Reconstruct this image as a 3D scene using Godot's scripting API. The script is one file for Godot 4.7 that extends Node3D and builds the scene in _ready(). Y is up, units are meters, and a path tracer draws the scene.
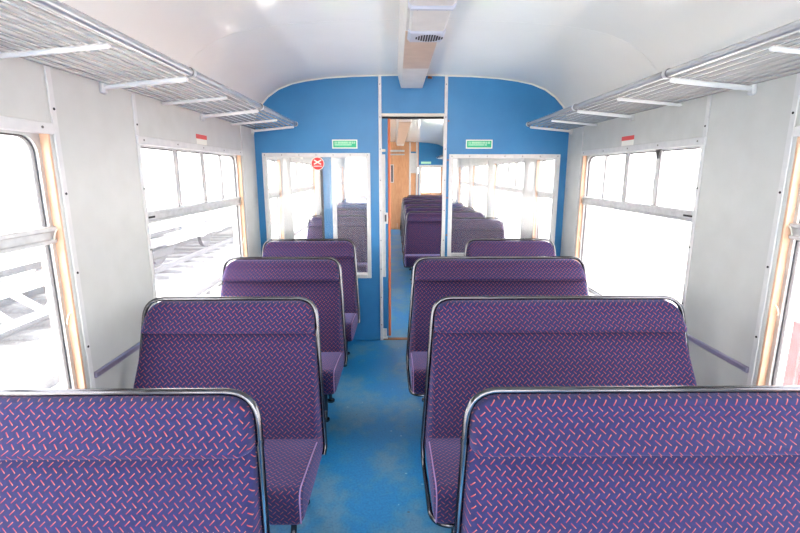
extends Node3D
# Railway saloon with two rows of purple moquette seats.  x right, y up, camera looks along -z.
# All lengths along the coach are written as Z (metres ahead of the camera), so z = -Z.

const WL := -1.186          # inner face of one side wall
const WR := 1.474           # inner face of the other
const CX := 0.144           # centre line of the coach
const ZB := 4.018           # blue bulkhead
const ZE := 12.45           # far end wall of the next saloon
const Z0 := -2.3            # end wall behind the camera
const ZF := 14.6            # end of the coach
const SILL := 0.60
const HEAD := 1.655
const WTOP := 1.90

var M := {}
var taken := {}
var rng := RandomNumberGenerator.new()
var screw_mesh: Mesh

# ------------------------------------------------------------------ naming
func numbered(n: String) -> String:
	if not taken.has(n):
		taken[n] = 0
		return n
	taken[n] += 1
	return "%s_%03d" % [n, taken[n]]

func tag(o: Node, label: String, category: String, group := "", kind := "") -> Node:
	o.set_meta("label", label)
	o.set_meta("category", category)
	if group != "": o.set_meta("group", group)
	if kind != "": o.set_meta("kind", kind)
	return o

func base(called: String, at := Vector3.ZERO) -> Node3D:
	var o := Node3D.new()
	o.name = numbered(called)
	add_child(o)
	o.position = at
	return o

func put(st: SurfaceTool, called: String, m: Material, parent: Node) -> MeshInstance3D:
	st.generate_normals()
	var o := MeshInstance3D.new()
	o.mesh = st.commit()
	o.material_override = m
	o.name = called if parent != self else numbered(called)
	parent.add_child(o, true)
	return o

func put_mesh(me: Mesh, called: String, m: Material, parent: Node, at := Vector3.ZERO) -> MeshInstance3D:
	var o := MeshInstance3D.new()
	o.mesh = me
	o.material_override = m
	o.name = called
	parent.add_child(o, true)
	o.position = at
	return o

# ------------------------------------------------------------------ mesh helpers
func mb(smooth := false) -> SurfaceTool:
	var st := SurfaceTool.new()
	st.begin(Mesh.PRIMITIVE_TRIANGLES)
	st.set_smooth_group(0 if smooth else -1)
	return st

func tri(st: SurfaceTool, a: Vector3, b: Vector3, c: Vector3, out: Vector3) -> void:
	var n := (a - c).cross(a - b)
	if n.dot(out) < 0.0:
		var t := b
		b = c
		c = t
	for p in [a, b, c]:
		st.set_uv(Vector2(p.x + p.z * 0.7, p.y + p.z * 0.7))
		st.add_vertex(p)

func quad(st: SurfaceTool, a: Vector3, b: Vector3, c: Vector3, d: Vector3, out: Vector3) -> void:
	tri(st, a, b, c, out)
	tri(st, a, c, d, out)

# quad with uv
func quv(st: SurfaceTool, p: Array, uv: Array, out: Vector3) -> void:
	var n: Vector3 = (p[0] - p[2]).cross(p[0] - p[1])
	if n.length_squared() < 1e-18: n = (p[0] - p[3]).cross(p[0] - p[2])
	var order := [0, 1, 2, 0, 2, 3] if n.dot(out) >= 0.0 else [0, 2, 1, 0, 3, 2]
	for i in order:
		st.set_uv(uv[i])
		st.add_vertex(p[i])

func ax(i: int, v: float) -> Vector3:
	var r := Vector3.ZERO
	r[i] = v
	return r

# chamfered box by its two corners
func box(st: SurfaceTool, lo: Vector3, hi: Vector3, b := 0.0, tf := Transform3D.IDENTITY) -> void:
	var l := Vector3(minf(lo.x, hi.x), minf(lo.y, hi.y), minf(lo.z, hi.z))
	var g := Vector3(maxf(lo.x, hi.x), maxf(lo.y, hi.y), maxf(lo.z, hi.z))
	var c := (l + g) / 2.0
	var h := (g - l) / 2.0
	b = minf(b, minf(h.x, minf(h.y, h.z)) * 0.9)
	for i in 3:
		var j := (i + 1) % 3
		var k := (i + 2) % 3
		for s in [-1.0, 1.0]:
			var q := []
			for w in [[-1.0, -1.0], [1.0, -1.0], [1.0, 1.0], [-1.0, 1.0]]:
				q.append(tf * (c + ax(i, s * h[i]) + ax(j, w[0] * (h[j] - b)) + ax(k, w[1] * (h[k] - b))))
			quad(st, q[0], q[1], q[2], q[3], tf.basis * ax(i, s))
	if b <= 0.0: return
	for i in 3:
		var j := (i + 1) % 3
		var k := (i + 2) % 3
		for si in [-1.0, 1.0]:
			for sj in [-1.0, 1.0]:
				var pi := ax(i, si * h[i]) + ax(j, sj * (h[j] - b))
				var pj := ax(i, si * (h[i] - b)) + ax(j, sj * h[j])
				var e := ax(k, h[k] - b)
				quad(st, tf * (c + pi - e), tf * (c + pi + e), tf * (c + pj + e), tf * (c + pj - e), tf.basis * (ax(i, si) + ax(j, sj)))
	for sx in [-1.0, 1.0]:
		for sy in [-1.0, 1.0]:
			for sz in [-1.0, 1.0]:
				var s := Vector3(sx, sy, sz)
				var inn := (h - Vector3.ONE * b) * s
				tri(st, tf * (c + inn + Vector3(sx * b, 0, 0)), tf * (c + inn + Vector3(0, sy * b, 0)), tf * (c + inn + Vector3(0, 0, sz * b)), tf.basis * s)

# box given with Z instead of z
func zbox(st: SurfaceTool, x0: float, x1: float, y0: float, y1: float, Za: float, Zb: float, b := 0.0) -> void:
	box(st, Vector3(x0, y0, -Za), Vector3(x1, y1, -Zb), b)

func tube(st: SurfaceTool, pts: Array, r: float, n := 10, ry := -1.0, closed := false) -> void:
	if ry < 0.0: ry = r
	var m := pts.size()
	var rings := []
	var t0: Vector3 = (pts[1] - pts[0]).normalized()
	var u := t0.cross(Vector3.UP)
	if u.length() < 0.01: u = t0.cross(Vector3.RIGHT)
	u = u.normalized()
	for i in m:
		var t: Vector3
		if closed: t = (pts[(i + 1) % m] - pts[(i - 1 + m) % m]).normalized()
		else: t = (pts[mini(i + 1, m - 1)] - pts[maxi(i - 1, 0)]).normalized()
		u = (u - t * u.dot(t)).normalized()
		var v := t.cross(u)
		var ring := []
		for k in n:
			var a := TAU * k / n
			ring.append(pts[i] + u * cos(a) * r + v * sin(a) * ry)
		rings.append(ring)
	for i in (m if closed else m - 1):
		var A: Array = rings[i]
		var B: Array = rings[(i + 1) % m]
		var mid: Vector3 = (pts[i] + pts[(i + 1) % m]) / 2.0
		for k in n:
			var k2 := (k + 1) % n
			quad(st, A[k], A[k2], B[k2], B[k], (A[k] + A[k2] + B[k] + B[k2]) / 4.0 - mid)
	if closed: return
	st.set_smooth_group(-1)
	for e in [0, m - 1]:
		var out: Vector3 = (pts[0] - pts[1]) if e == 0 else (pts[m - 1] - pts[m - 2])
		for k in n: tri(st, pts[e], rings[e][k], rings[e][(k + 1) % n], out)
	st.set_smooth_group(0)

# short cylinder along an axis
func disc(st: SurfaceTool, c: Vector3, axis: Vector3, r: float, depth: float, n := 12) -> void:
	tube(st, [c, c + axis.normalized() * depth], r, n)

# round the corners of a list of points
func fillet(pts: Array, r: float, n := 6) -> Array:
	var out := [pts[0]]
	for i in range(1, pts.size() - 1):
		var p: Vector3 = pts[i]
		var a: Vector3 = pts[i - 1] - p
		var b: Vector3 = pts[i + 1] - p
		var d := minf(r, minf(a.length(), b.length()) * 0.48)
		var s := p + a.normalized() * d
		var e := p + b.normalized() * d
		for k in n + 1:
			var t := float(k) / n
			out.append(s.lerp(p, t).lerp(p.lerp(e, t), t))
	out.append(pts[-1])
	return out

# extruded polygon (x,y list) between two Z values
func slab(st: SurfaceTool, poly: PackedVector2Array, Za: float, Zb: float) -> void:
	var idx := Geometry2D.triangulate_polygon(poly)
	for w in [[Za, 1.0], [Zb, -1.0]]:
		for t in range(0, idx.size(), 3):
			var q := []
			for k in 3: q.append(Vector3(poly[idx[t + k]].x, poly[idx[t + k]].y, -w[0]))
			tri(st, q[0], q[1], q[2], Vector3(0, 0, w[1]))
	var ccw := not Geometry2D.is_polygon_clockwise(poly)
	for i in poly.size():
		var a := poly[i]
		var b := poly[(i + 1) % poly.size()]
		var e := b - a
		var o := Vector3(e.y, -e.x, 0) * (1.0 if ccw else -1.0)
		quad(st, Vector3(a.x, a.y, -Za), Vector3(b.x, b.y, -Za), Vector3(b.x, b.y, -Zb), Vector3(a.x, a.y, -Zb), o)

# rectangular ring with rounded inner corners, lying in a plane; to3 maps (a, b, depth) to space
func ring(st: SurfaceTool, a0: float, a1: float, b0: float, b1: float, w: float, rad: float, d0: float, d1: float, to3: Callable) -> void:
	var inner := []
	var outer := []
	var n := 6
	var cor := [[a1 - w - rad, b1 - w - rad, 0.0, a1, b1], [a0 + w + rad, b1 - w - rad, PI / 2, a0, b1], [a0 + w + rad, b0 + w + rad, PI, a0, b0], [a1 - w - rad, b0 + w + rad, PI * 1.5, a1, b0]]
	for c in cor:
		for k in n + 1:
			var t: float = c[2] + PI / 2 * k / n
			inner.append(Vector2(c[0] + rad * cos(t), c[1] + rad * sin(t)))
			outer.append(Vector2(c[3], c[4]))
	var m := inner.size()
	var mid := Vector2((a0 + a1) / 2, (b0 + b1) / 2)
	var out_d: Vector3 = to3.call(0.0, 0.0, d0) - to3.call(0.0, 0.0, d1)
	for i in m:
		var j := (i + 1) % m
		for f in [[d0, 1.0], [d1, -1.0]]:
			var p := [to3.call(outer[i].x, outer[i].y, f[0]), to3.call(outer[j].x, outer[j].y, f[0]), to3.call(inner[j].x, inner[j].y, f[0]), to3.call(inner[i].x, inner[i].y, f[0])]
			if outer[i].distance_to(outer[j]) > 1e-6: tri(st, p[0], p[1], p[2], out_d * f[1])
			tri(st, p[0], p[2], p[3], out_d * f[1])
		var im: Vector2 = (inner[i] + inner[j]) / 2
		var dirn := (mid - im)
		var o3: Vector3 = to3.call(im.x + dirn.x, im.y + dirn.y, d0) - to3.call(im.x, im.y, d0)
		quad(st, to3.call(inner[i].x, inner[i].y, d0), to3.call(inner[j].x, inner[j].y, d0), to3.call(inner[j].x, inner[j].y, d1), to3.call(inner[i].x, inner[i].y, d1), o3)
		if outer[i].distance_to(outer[j]) > 1e-6:
			quad(st, to3.call(outer[i].x, outer[i].y, d0), to3.call(outer[j].x, outer[j].y, d0), to3.call(outer[j].x, outer[j].y, d1), to3.call(outer[i].x, outer[i].y, d1), -o3)

# ------------------------------------------------------------------ materials
func mat(col: Color, rough: float, metal := 0.0) -> StandardMaterial3D:
	var m := StandardMaterial3D.new()
	m.albedo_color = col
	m.roughness = rough
	m.metallic = metal
	return m

func c8(r: float, g: float, b: float) -> Color:
	return Color(r / 255.0, g / 255.0, b / 255.0)

func noise(freq: float, seed_: int, oct := 4) -> FastNoiseLite:
	var n := FastNoiseLite.new()
	n.seed = seed_
	n.noise_type = FastNoiseLite.TYPE_SIMPLEX_SMOOTH
	n.frequency = freq
	n.fractal_octaves = oct
	return n

const TINT := Color(0.46, 0.45, 0.95)   # linear tint of the cloth's nap
func moquette() -> ImageTexture:
	# eight by eight repeats of a 27 mm pattern: dashes leaning one way, then the other
	var S := 64
	var N := 8
	var W := S * N
	var im := Image.create(W, W, false, Image.FORMAT_RGB8)
	var fib := noise(0.35, 3, 2)
	var blot := noise(0.02, 8, 3)
	for y in W:
		for x in W:
			var f := fib.get_noise_2d(x, y) * 0.5 + 0.5
			var bl := blot.get_noise_2d(x, y)
			var c := c8(16, 18, 58).lerp(c8(29, 32, 90), clampf(f * 0.85 + bl * 0.25, 0, 1))
			var px := float(x % S) / S
			var py := float(y % S) / S
			for d in [[0.25, 0.26, 1.0], [0.75, 0.76, -1.0]]:
				var qx: float = px - d[0]
				var qy: float = py - d[1]
				qx -= roundf(qx)
				qy -= roundf(qy)
				var al: float = (qx - qy * d[2]) * 0.7071
				var ac: float = (qx + qy * d[2]) * 0.7071
				if absf(al) < 0.31 and absf(ac) < 0.056:
					var t := al / 0.62 + 0.5
					var edge := clampf((0.056 - absf(ac)) / 0.03, 0, 1)
					c = c.lerp(c8(172, 40, 50).lerp(c8(216, 120, 76), clampf(t + f * 0.3 - 0.15, 0, 1)), edge * (0.68 + 0.28 * f))
			# the material's tint (which also colours the nap) multiplies this, so take it out here
			var l := c.srgb_to_linear()
			im.set_pixel(x, y, Color(minf(l.r / TINT.r, 1), minf(l.g / TINT.g, 1), minf(l.b / TINT.b, 1)).linear_to_srgb())
	im.generate_mipmaps()
	return ImageTexture.create_from_image(im)

func lino() -> ImageTexture:
	# blue floor sheet, scuffed grey in trodden patches; covers 2.7 m x 5.4 m
	var W := 512
	var Hh := 1024
	var im := Image.create(W, Hh, false, Image.FORMAT_RGB8)
	var a := noise(0.012, 21, 5)
	var b := noise(0.05, 5, 4)
	var g := noise(0.4, 9, 2)
	for y in Hh:
		for x in W:
			var d := clampf(a.get_noise_2d(x, y * 0.8) * 1.5 + b.get_noise_2d(x, y) * 0.7 + 0.34, 0, 1)
			var c := c8(20, 120, 178).lerp(c8(82, 130, 160), d)
			var gg := g.get_noise_2d(x, y)
			c = c.lerp(c8(20, 40, 66), clampf(gg * 0.25, 0, 0.2))
			c = c.lerp(c8(150, 190, 215), clampf(-gg * 0.22 - 0.03, 0, 0.2))
			im.set_pixel(x, y, c)
	var r := RandomNumberGenerator.new()
	r.seed = 44
	for i in 220:
		var col := c8(190, 205, 210) if r.randf() < 0.5 else c8(70, 60, 58)
		im.fill_rect(Rect2i(r.randi() % (W - 3), r.randi() % (Hh - 3), 1 + r.randi() % 2, 1), col)
	return ImageTexture.create_from_image(im)

func speckle(c0: Color, c1: Color, freq: float, seed_: int, oct := 4, gain := 1.0) -> ImageTexture:
	var W := 256
	var im := Image.create(W, W, false, Image.FORMAT_RGB8)
	var n := noise(freq, seed_, oct)
	for y in W:
		for x in W:
			# blend across the border so that the tile repeats
			var fx := float(x) / W
			var v := lerpf(n.get_noise_2d(x, y), n.get_noise_2d(x - W, y), fx)
			im.set_pixel(x, y, c0.lerp(c1, clampf(v * gain * 0.7 + 0.5, 0, 1)))
	return ImageTexture.create_from_image(im)

func grain() -> ImageTexture:
	var W := 256
	var im := Image.create(W, W, false, Image.FORMAT_RGB8)
	var n := noise(0.03, 71, 4)
	for y in W:
		for x in W:
			var v := n.get_noise_2d(x * 4.0, y * 0.35) * 0.5 + 0.5
			im.set_pixel(x, y, c8(202, 142, 98).lerp(c8(226, 172, 128), clampf(v * 1.3 - 0.15, 0, 1)))
	return ImageTexture.create_from_image(im)

func triplanar(m: StandardMaterial3D, t: Texture2D, s: float) -> StandardMaterial3D:
	m.albedo_texture = t
	m.uv1_triplanar = true
	m.uv1_world_triplanar = true
	m.uv1_scale = Vector3.ONE * s
	return m

func materials() -> void:
	var cloth := mat(TINT.linear_to_srgb(), 0.92)
	cloth.albedo_texture = moquette()
	cloth.uv1_scale = Vector3.ONE / (0.0256 * 8.0)
	cloth.rim_enabled = true
	cloth.rim = 0.45
	cloth.rim_tint = 1.0
	M.cloth = cloth
	M.piping = mat(c8(146, 118, 160), 0.8)
	M.chrome = mat(c8(96, 95, 99), 0.16, 1.0)
	M.shell = mat(c8(40, 38, 44), 0.55)
	var fl := mat(Color.WHITE, 0.42)
	fl.albedo_texture = lino()
	M.lino = fl
	M.wall = triplanar(mat(Color.WHITE, 0.34), speckle(c8(188, 189, 185), c8(197, 198, 195), 0.03, 11), 0.8)
	M.ceiling = triplanar(mat(Color.WHITE, 0.08), speckle(c8(240, 238, 232), c8(245, 243, 238), 0.02, 31), 0.4)
	var wave := NoiseTexture2D.new()
	wave.noise = noise(0.008, 77, 2)
	wave.width = 256
	wave.height = 256
	wave.seamless = true
	wave.as_normal_map = true
	wave.bump_strength = 2.0
	M.ceiling.normal_enabled = true
	M.ceiling.normal_texture = wave
	M.ceiling.normal_scale = 0.05
	M.blue = triplanar(mat(Color.WHITE, 0.36), speckle(c8(32, 113, 168), c8(40, 123, 178), 0.02, 17), 0.7)
	M.strip = triplanar(mat(Color.WHITE, 0.35), speckle(c8(200, 200, 200), c8(214, 213, 211), 0.04, 13, 4, 1.0), 1.5)
	M.cream = mat(c8(226, 222, 208), 0.4)
	M.alu = triplanar(mat(Color.WHITE, 0.38, 0.55), speckle(c8(180, 181, 183), c8(202, 203, 204), 0.05, 19, 4, 1.2), 1.5)
	M.rack = mat(c8(192, 192, 194), 0.26, 0.6)
	M.slat = mat(c8(196, 194, 192), 0.25, 0.6)
	M.arm = mat(c8(218, 217, 216), 0.3)
	M.dado = mat(c8(170, 164, 186), 0.3, 0.6)
	M.wood = triplanar(mat(Color.WHITE, 0.42), grain(), 1.2)
	M.jamb = triplanar(mat(Color.WHITE, 0.42), speckle(c8(206, 160, 128), c8(222, 184, 156), 0.03, 61), 1.2)
	M.gasket = mat(c8(84, 82, 84), 0.7)
	M.seal = mat(c8(140, 139, 140), 0.6)
	M.dark = mat(c8(30, 28, 30), 0.7)
	M.screw = mat(c8(120, 116, 112), 0.35, 0.8)
	M.rust = mat(c8(138, 92, 58), 0.7)
	M.duct = triplanar(mat(Color.WHITE, 0.3), speckle(c8(206, 202, 196), c8(220, 216, 210), 0.03, 23), 1.0)
	M.ductbrown = triplanar(mat(Color.WHITE, 0.3), speckle(c8(190, 164, 144), c8(204, 180, 160), 0.03, 27), 1.0)
	M.grille = mat(c8(186, 190, 202), 0.4)
	M.green = mat(c8(24, 176, 124), 0.45)
	M.paper = mat(c8(236, 236, 226), 0.5)
	M.print = mat(c8(170, 226, 190), 0.5)
	M.red = mat(c8(214, 52, 50), 0.5)
	M.redlabel = mat(c8(206, 70, 66), 0.5)
	M.orange = mat(c8(206, 106, 56), 0.5)
	var g := mat(Color(0.95, 0.97, 0.97, 0.03), 0.03)
	g.transparency = BaseMaterial3D.TRANSPARENCY_ALPHA
	M.glass = g
	# outer panes carry a film of dirt
	var gs := mat(Color(0.90, 0.91, 0.93, 0.13), 0.03)
	gs.transparency = BaseMaterial3D.TRANSPARENCY_ALPHA
	M.dirty_glass = gs
	M.ballast = triplanar(mat(Color.WHITE, 0.95), speckle(c8(108, 107, 106), c8(160, 158, 155), 0.12, 41, 5, 2.0), 0.5)
	M.slab = triplanar(mat(Color.WHITE, 0.9), speckle(c8(112, 112, 114), c8(160, 160, 160), 0.05, 45, 5), 0.6)
	M.concrete = triplanar(mat(Color.WHITE, 0.9), speckle(c8(126, 127, 126), c8(150, 150, 148), 0.05, 43, 5), 0.3)
	M.steel = triplanar(mat(Color.WHITE, 0.6, 0.2), speckle(c8(84, 84, 88), c8(112, 112, 114), 0.06, 47, 5), 0.8)
	M.pale = triplanar(mat(Color.WHITE, 0.6), speckle(c8(208, 209, 210), c8(226, 227, 228), 0.03, 49), 0.3)
	M.under = triplanar(mat(Color.WHITE, 0.8), speckle(c8(36, 36, 40), c8(58, 58, 62), 0.06, 51, 5), 0.6)
	M.wagonred = triplanar(mat(Color.WHITE, 0.6), speckle(c8(104, 38, 40), c8(116, 46, 46), 0.04, 53), 0.4)
	var st := mb(true)
	disc(st, Vector3.ZERO, Vector3(1, 0, 0), 0.0048, 0.002, 8)
	st.generate_normals()
	screw_mesh = st.commit()

# ------------------------------------------------------------------ coach shell
func prof() -> Array:
	# ceiling profile from one wall over to the other
	var half := [[1.33, 1.88], [1.327, 1.94], [1.305, 2.005], [1.265, 2.065], [1.20, 2.133], [1.11, 2.193], [1.0, 2.235], [0.88, 2.260], [0.72, 2.281], [0.5, 2.295], [0.288, 2.301], [0.14, 2.305]]
	var p := []
	for h in half: p.append(Vector2(CX - h[0], h[1]))
	p.append(Vector2(CX, 2.306))
	for i in half.size():
		var h: Array = half[half.size() - 1 - i]
		p.append(Vector2(CX + h[0], h[1]))
	return p

func arch(st: SurfaceTool, pts: Array, Za: float, Zb: float, thick: float) -> void:
	var nrm := []
	for i in pts.size():
		var t: Vector2 = (pts[mini(i + 1, pts.size() - 1)] - pts[maxi(i - 1, 0)]).normalized()
		nrm.append(Vector2(-t.y, t.x))
	for i in pts.size() - 1:
		var a: Vector2 = pts[i]
		var b: Vector2 = pts[i + 1]
		var a2: Vector2 = a + nrm[i] * thick
		var b2: Vector2 = b + nrm[i + 1] * thick
		var o := Vector3(nrm[i].x, nrm[i].y, 0)
		st.set_smooth_group(1)
		quad(st, Vector3(a.x, a.y, -Za), Vector3(b.x, b.y, -Za), Vector3(b.x, b.y, -Zb), Vector3(a.x, a.y, -Zb), -o)
		st.set_smooth_group(2)
		quad(st, Vector3(a2.x, a2.y, -Za), Vector3(b2.x, b2.y, -Za), Vector3(b2.x, b2.y, -Zb), Vector3(a2.x, a2.y, -Zb), o)
		st.set_smooth_group(-1)
		for w in [[Za, 1.0], [Zb, -1.0]]:
			quad(st, Vector3(a.x, a.y, -w[0]), Vector3(b.x, b.y, -w[0]), Vector3(b2.x, b2.y, -w[0]), Vector3(a2.x, a2.y, -w[0]), Vector3(0, 0, w[1]))
	for e in [0, pts.size() - 1]:
		var a: Vector2 = pts[e]
		var a2: Vector2 = a + nrm[e] * thick
		quad(st, Vector3(a.x, a.y, -Za), Vector3(a2.x, a2.y, -Za), Vector3(a2.x, a2.y, -Zb), Vector3(a.x, a.y, -Zb), Vector3(-1 if e == 0 else 1, -0.2, 0))

func part_of_prof(x0: float, x1: float) -> Array:
	var p := prof()
	var out := []
	for i in p.size() - 1:
		var a: Vector2 = p[i]
		var b: Vector2 = p[i + 1]
		if x0 > a.x and x0 < b.x: out.append(a.lerp(b, (x0 - a.x) / (b.x - a.x)))
		if a.x >= x0 and a.x <= x1: out.append(a)
		if x1 > a.x and x1 < b.x: out.append(a.lerp(b, (x1 - a.x) / (b.x - a.x)))
	if p[-1].x <= x1: out.append(p[-1])
	return out

func shell() -> void:
	# floor in sheets
	var fl := base("floor")
	tag(fl, "scuffed blue floor covering running down the aisle", "floor", "", "structure")
	for s in [[Z0, -0.6], [-0.6, ZB + 0.02], [ZB + 0.02, 5.117], [5.117, 6.37], [6.37, 9.4], [9.4, ZF]]:
		var st := mb()
		zbox(st, WL - 0.1, WR + 0.1, -0.06, -0.004, s[0], s[1], 0.0)
		var gap := 0.003
		var p := [Vector3(WL, 0, -s[0] - gap), Vector3(WR, 0, -s[0] - gap), Vector3(WR, 0, -s[1] + gap), Vector3(WL, 0, -s[1] + gap)]
		var uv := []
		for q in p: uv.append(Vector2((q.x - WL) / 2.7, q.z / 5.4))
		quv(st, p, uv, Vector3.UP)
		put(st, "floor_sheet", M.lino, fl)
	# threshold bar in the doorway
	var th := mb()
	zbox(th, -0.11, 0.425, 0.0, 0.006, ZB - 0.005, ZB + 0.05, 0.003)
	put(th, "threshold", M.rust, fl)

	# ceiling panels under the roof
	var ce := base("ceiling")
	tag(ce, "glossy white vaulted coach ceiling in curved panels", "ceiling", "", "structure")
	var roof := mb(true)
	var pr := prof()
	arch(roof, pr.map(func(v): return Vector2(CX + (v.x - CX) * 1.012, v.y + 0.016)), Z0 - 0.05, ZF + 0.05, 0.05)
	put(roof, "roof_shell", M.gasket, ce)
	for z in [[Z0, -0.05], [-0.05, 2.63], [2.63, ZB - 0.002], [ZB + 0.05, 6.6], [6.6, 9.2], [9.2, ZE], [ZE + 0.05, ZF]]:
		var st := mb(true)
		arch(st, prof(), z[0] + 0.001, z[1] - 0.001, 0.012)
		put(st, "ceiling_panel", M.ceiling, ce)

	# end walls
	for e in [[Z0 - 0.05, Z0, "wall_rear"], [ZF, ZF + 0.05, "wall_end"]]:
		var st := mb()
		var poly := PackedVector2Array([Vector2(WR + 0.1, -0.06), Vector2(WR + 0.1, 1.88)])
		var pp := prof()
		pp.reverse()
		for v in pp: poly.append(Vector2(CX + (v.x - CX) * 1.03, v.y + 0.04))
		poly.append(Vector2(WL - 0.1, 1.88))
		poly.append(Vector2(WL - 0.1, -0.06))
		slab(st, poly, e[0], e[1])
		if e[2] == "wall_rear":
			# unseen end: glazing added to throw light forward into the saloon, three lights wide
			st = mb()
			slab(st, arch_poly(WL, WR, 1.92), e[0], e[1])
			zbox(st, WL - 0.1, WR + 0.1, -0.06, 0.85, e[0], e[1])
			for x in [[WL - 0.1, -1.10], [-0.34, -0.26], [0.54, 0.62], [1.38, WR + 0.1]]: zbox(st, x[0], x[1], 0.85, 1.92, e[0], e[1])
		if e[2] == "wall_end":
			st = mb()
			slab(st, arch_poly(WL - 0.0, WR, 1.66), e[0], e[1])
			zbox(st, WL - 0.1, -1.15, -0.06, 1.66, e[0], e[1])
			zbox(st, -0.40, 0.55, -0.06, 1.66, e[0], e[1])
			zbox(st, -1.15, -0.40, -0.06, 0.9, e[0], e[1])
			zbox(st, 1.42, WR + 0.1, -0.06, 1.66, e[0], e[1])
			zbox(st, 0.55, 1.42, -0.06, 0.9, e[0], e[1])
			for k in 2: zbox(st, 0.80 + 0.3 * k, 0.84 + 0.3 * k, 0.9, 1.66, e[0], e[1])
		var o := put(st, e[2], M.blue if e[2] == "wall_rear" else M.wood, self)
		for x in ([[-1.10, -0.34], [-0.26, 0.54], [0.62, 1.38]] if e[2] == "wall_rear" else [[-1.15, -0.40], [0.55, 1.42]]):
			var gl := mb()
			zbox(gl, x[0], x[1], 0.85 if e[2] == "wall_rear" else 0.9, 1.92 if e[2] == "wall_rear" else 1.66, e[0] + 0.022, e[0] + 0.027)
			put(gl, "pane", M.glass, o)
		tag(o, "unseen blue end wall, its three glazed lights added behind the viewer to light the saloon" if e[2] == "wall_rear" else "wooden end wall closing the farthest lobby", "wall", "", "structure")

func openings(side: int) -> Array:
	var w := [[-1.74, -0.31], [0.215, 1.650], [2.20, 3.645], [4.14, 4.88], [5.34, 6.95], [7.40, 8.85], [9.32, 10.75], [11.15, 12.25], [12.85, 14.2]]
	if side > 0:
		w[1] = [0.29, 1.728]
		w[2] = [2.245, 3.690]
	return w

func side_wall(side: int) -> void:
	var wx: float = WL if side < 0 else WR
	var ox := wx + side * 0.10
	var w := base("wall_left" if side < 0 else "wall_right")
	tag(w, "pale panelled side wall with %s" % ("windows onto a parked train" if side < 0 else "windows onto blank white daylight"), "wall", "", "structure")
	var windows := openings(side)
	var z := Z0
	var posts := []
	for o in windows:
		posts.append([z, o[0]])
		z = o[1]
	posts.append([z, ZF])
	for p in posts:
		var st := mb()
		zbox(st, wx, ox, -0.06, WTOP, p[0], p[1], 0.001)
		put(st, "wall_panel", M.wall, w)
	for o in windows:
		var st := mb()
		zbox(st, wx, ox, -0.06, SILL, o[0], o[1], 0.0)
		put(st, "dado_panel", M.wall, w)
		st = mb()
		zbox(st, wx, ox, HEAD, WTOP, o[0], o[1], 0.001)
		put(st, "header_panel", M.wall, w)
	# vertical cover strips with screws, and the dado rail between them
	for o in windows:
		for e in [[o[0] - 0.002, -1.0], [o[1] + 0.026, 1.0]]:
			var zc: float = e[0]
			if zc > 3.66 and zc < ZB: zc = o[1] + 0.020
			var st := mb()
			var hw := 0.013 if zc < 3.66 or zc > ZB else 0.005
			zbox(st, wx, wx - side * 0.006, 0.0, WTOP, zc - hw, zc + hw, 0.002)
			var s := put(st, "cover_strip", M.strip, w)
			if zc > -0.4 and zc < 3.66:
				for k in 6: put_mesh(screw_mesh, "screw", M.dark, s, Vector3(wx - side * 0.0075 - 0.001, 0.28 + 0.29 * k, -zc))
	for p in posts:
		if p[1] - p[0] < 0.4 or p[0] > 11: continue
		var st := mb()
		zbox(st, wx, wx - side * 0.014, (0.722 if side < 0 else 0.695), (0.748 if side < 0 else 0.721), p[0] + 0.039, p[1] - 0.015, 0.004)
		put(st, "dado_rail", M.dado, w)
	# sloping skirt joint
	var sk := mb()
	zbox(sk, wx, wx - side * 0.01, 0.0, 0.09, Z0, ZB, 0.002)
	put(sk, "skirting", M.dado, w)

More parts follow.
